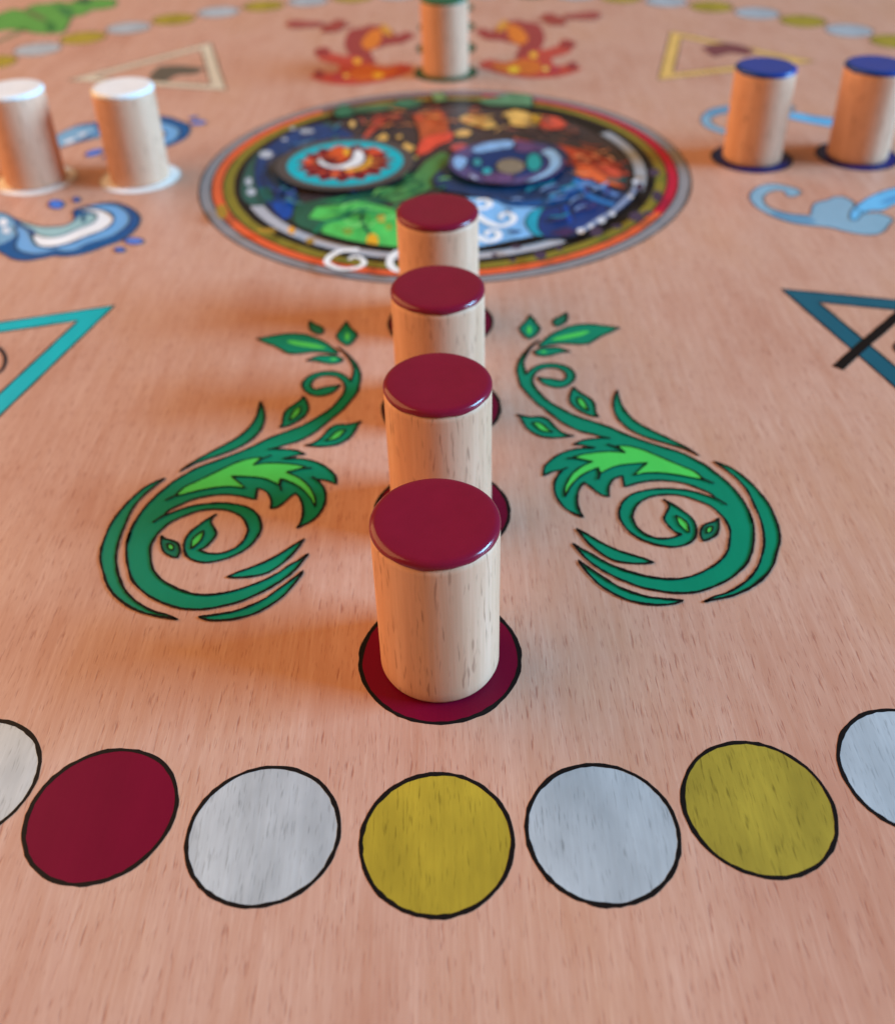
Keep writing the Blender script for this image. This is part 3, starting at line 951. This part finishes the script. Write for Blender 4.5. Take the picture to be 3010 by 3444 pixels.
patch("eye_spot", M5.ell(550, 585, 70, 44), (44, 172, 182))
patch("eye_pupil", M5.ell(860, 520, 195, 105), (130, 118, 100))
# painted scrolls, breaks and specks on the rings
for pts in (((1430, 800), (1280, 815), (1180, 865), (1165, 925), (1280, 970), (1420, 960), (1480, 915), (1440, 873), (1385, 866), (1345, 888)),):
    line("scroll", M1(*pts), 0.0145, (236, 234, 230), lambda s: 1.1 - 0.5 * s)
line("scroll", ML((1370, 1105), (1320, 1115), (1285, 1150), (1278, 1190), (1310, 1222), (1370, 1228)), 0.016, (236, 234, 230))
for x, y, rx, ry in ((1430, 630, 34, 22), (1445, 775, 30, 34), (1320, 900, 44, 30), (1080, 990, 40, 32), (745, 1135, 36, 26), (600, 1085, 34, 12),
                     (860, 1092, 22, 16), (1205, 960, 34, 14), (1340, 720, 26, 24), (1390, 880, 34, 14), (580, 1165, 20, 10), (470, 1135, 18, 10)):
    patch("ring_speck", MR.ell(x, y, rx, ry), (66, 52, 72))
for x, y, rx, ry in ((270, 870, 34, 44), (540, 985, 60, 14), (690, 985, 22, 22), (800, 1050, 26, 18)):
    patch("ring_break", ML.ell(x, y, rx, ry), (162, 124, 44))
patch("bud", ML.ell(686, 982, 20, 20), (228, 156, 60))

# ================================================================== pegs
PEG_R, PEG_H = 0.07440 * U, 0.2362 * U
BEECH = peg_wood()


def lathe(name, prof, n=72, wob=None):
    vs, fs = [], []
    for r, z in prof:
        for i in range(n):
            a = TAU * i / n
            dr, dz = wob(a, r, z) if wob else (0, 0)
            vs.append(((r + dr) * math.cos(a), (r + dr) * math.sin(a), z + dz))
    for k in range(len(prof) - 1):
        for i in range(n):
            j = (i + 1) % n
            fs.append((k * n + i, k * n + j, (k + 1) * n + j, (k + 1) * n + i))
    lo, hi = prof[0][1], prof[-1][1]
    vs += [(0, 0, lo), (0, 0, hi)]
    b, t = len(vs) - 2, len(vs) - 1
    top = (len(prof) - 1) * n
    for i in range(n):
        j = (i + 1) % n
        fs.append((b, j, i))
        fs.append((t, top + i, top + j))
    me = bpy.data.meshes.new(name)
    me.from_pydata(vs, [], fs)
    for p in me.polygons:
        p.use_smooth = True
    me.update()
    return me


R, H = PEG_R, PEG_H
body_prof = [(R - 0.0009, 0), (R - 0.0006, 0.00004), (R - 0.0002, 0.0003), (R, 0.0008), (R, 0.002), (R, 0.006), (R, 0.012), (R, 0.018), (R, H - 0.0022),
             (R, H - 0.0016), (R - 0.0003, H - 0.0012), (R - 0.0008, H - 0.0011)]


def cap_profile():
    p = [(R - 0.0006, H - 0.00115), (R + 0.00002, H - 0.00108), (R + 0.00006, H - 0.00100), (R + 0.00006, H - 0.00076)]
    b = 0.00080
    for i in range(1, 8):
        a = math.radians(90 * i / 7)
        p.append((R + 0.00006 - b * 1.15 * (1 - math.cos(a)), H - 0.00076 + b * 0.92 * math.sin(a)))
    zt = p[-1][1]
    p += [(R - 0.0018, zt + 0.000015), (R - 0.0035, zt + 0.00001), (R * 0.35, zt - 0.00003)]
    return p


def game_peg(x, y, mat, label, group, rot):
    root = empty("game_peg", (x * U, y * U, 1.2 * STEP))
    root.rotation_euler.z = rot
    root.scale = (1 + random.uniform(-0.006, 0.006),) * 2 + (1.004 + random.uniform(-0.005, 0.005),)
    tag(root, label, "game peg", group)
    link("peg_body", lathe("peg_body", body_prof), BEECH, root)
    ph = [random.uniform(0, TAU) for _ in range(4)]

    def wob(a, r, z):
        e = math.sin(5 * a + ph[0]) + 0.7 * math.sin(9 * a + ph[1]) + 0.6 * math.sin(17 * a + ph[2])
        if z < H - 0.00090:
            return (0.00002 * math.sin(4 * a + ph[3]), 0.00008 * e)
        return (0.00002 * math.sin(4 * a + ph[3]), 0)
    o = link("paint_cap", lathe("paint_cap", cap_profile(), wob=wob), mat, root)
    for ch in root.children:
        ch.location.z = 0
    return root


CR, CB, CW, CG = cap_paint("cap_red", (122, 12, 42)), cap_paint("cap_blue", (0, 56, 136)), cap_paint("cap_white", (236, 232, 228)), cap_paint("cap_green", (10, 92, 62))
red_words = ["red capped wooden peg on the red spot next to the ring of dots",
             "red capped wooden peg standing second from the ring of dots",
             "red capped wooden peg standing second from the round medallion",
             "red capped wooden peg on the red spot touching the round medallion's edge"]
for (x, y), w in zip(near, red_words):
    game_peg(x, y, CR, w, "red capped pegs in a row", random.uniform(0, 6))
for (x, y), w in zip(left[:2], ["white capped wooden peg on the white spot beside the medallion", "white capped wooden peg on the second white spot from the medallion"]):
    game_peg(x, y, CW, w, "white capped pegs in a row", random.uniform(0, 6))
for (x, y), w in zip(right[:2], ["blue capped wooden peg on the blue spot beside the medallion", "blue capped wooden peg on the second blue spot from the medallion"]):
    game_peg(x, y, CB, w, "blue capped pegs in a row", random.uniform(0, 6))
game_peg(far[0][0], far[0][1], CG, "green capped wooden peg between the two flames", None, 1.0)
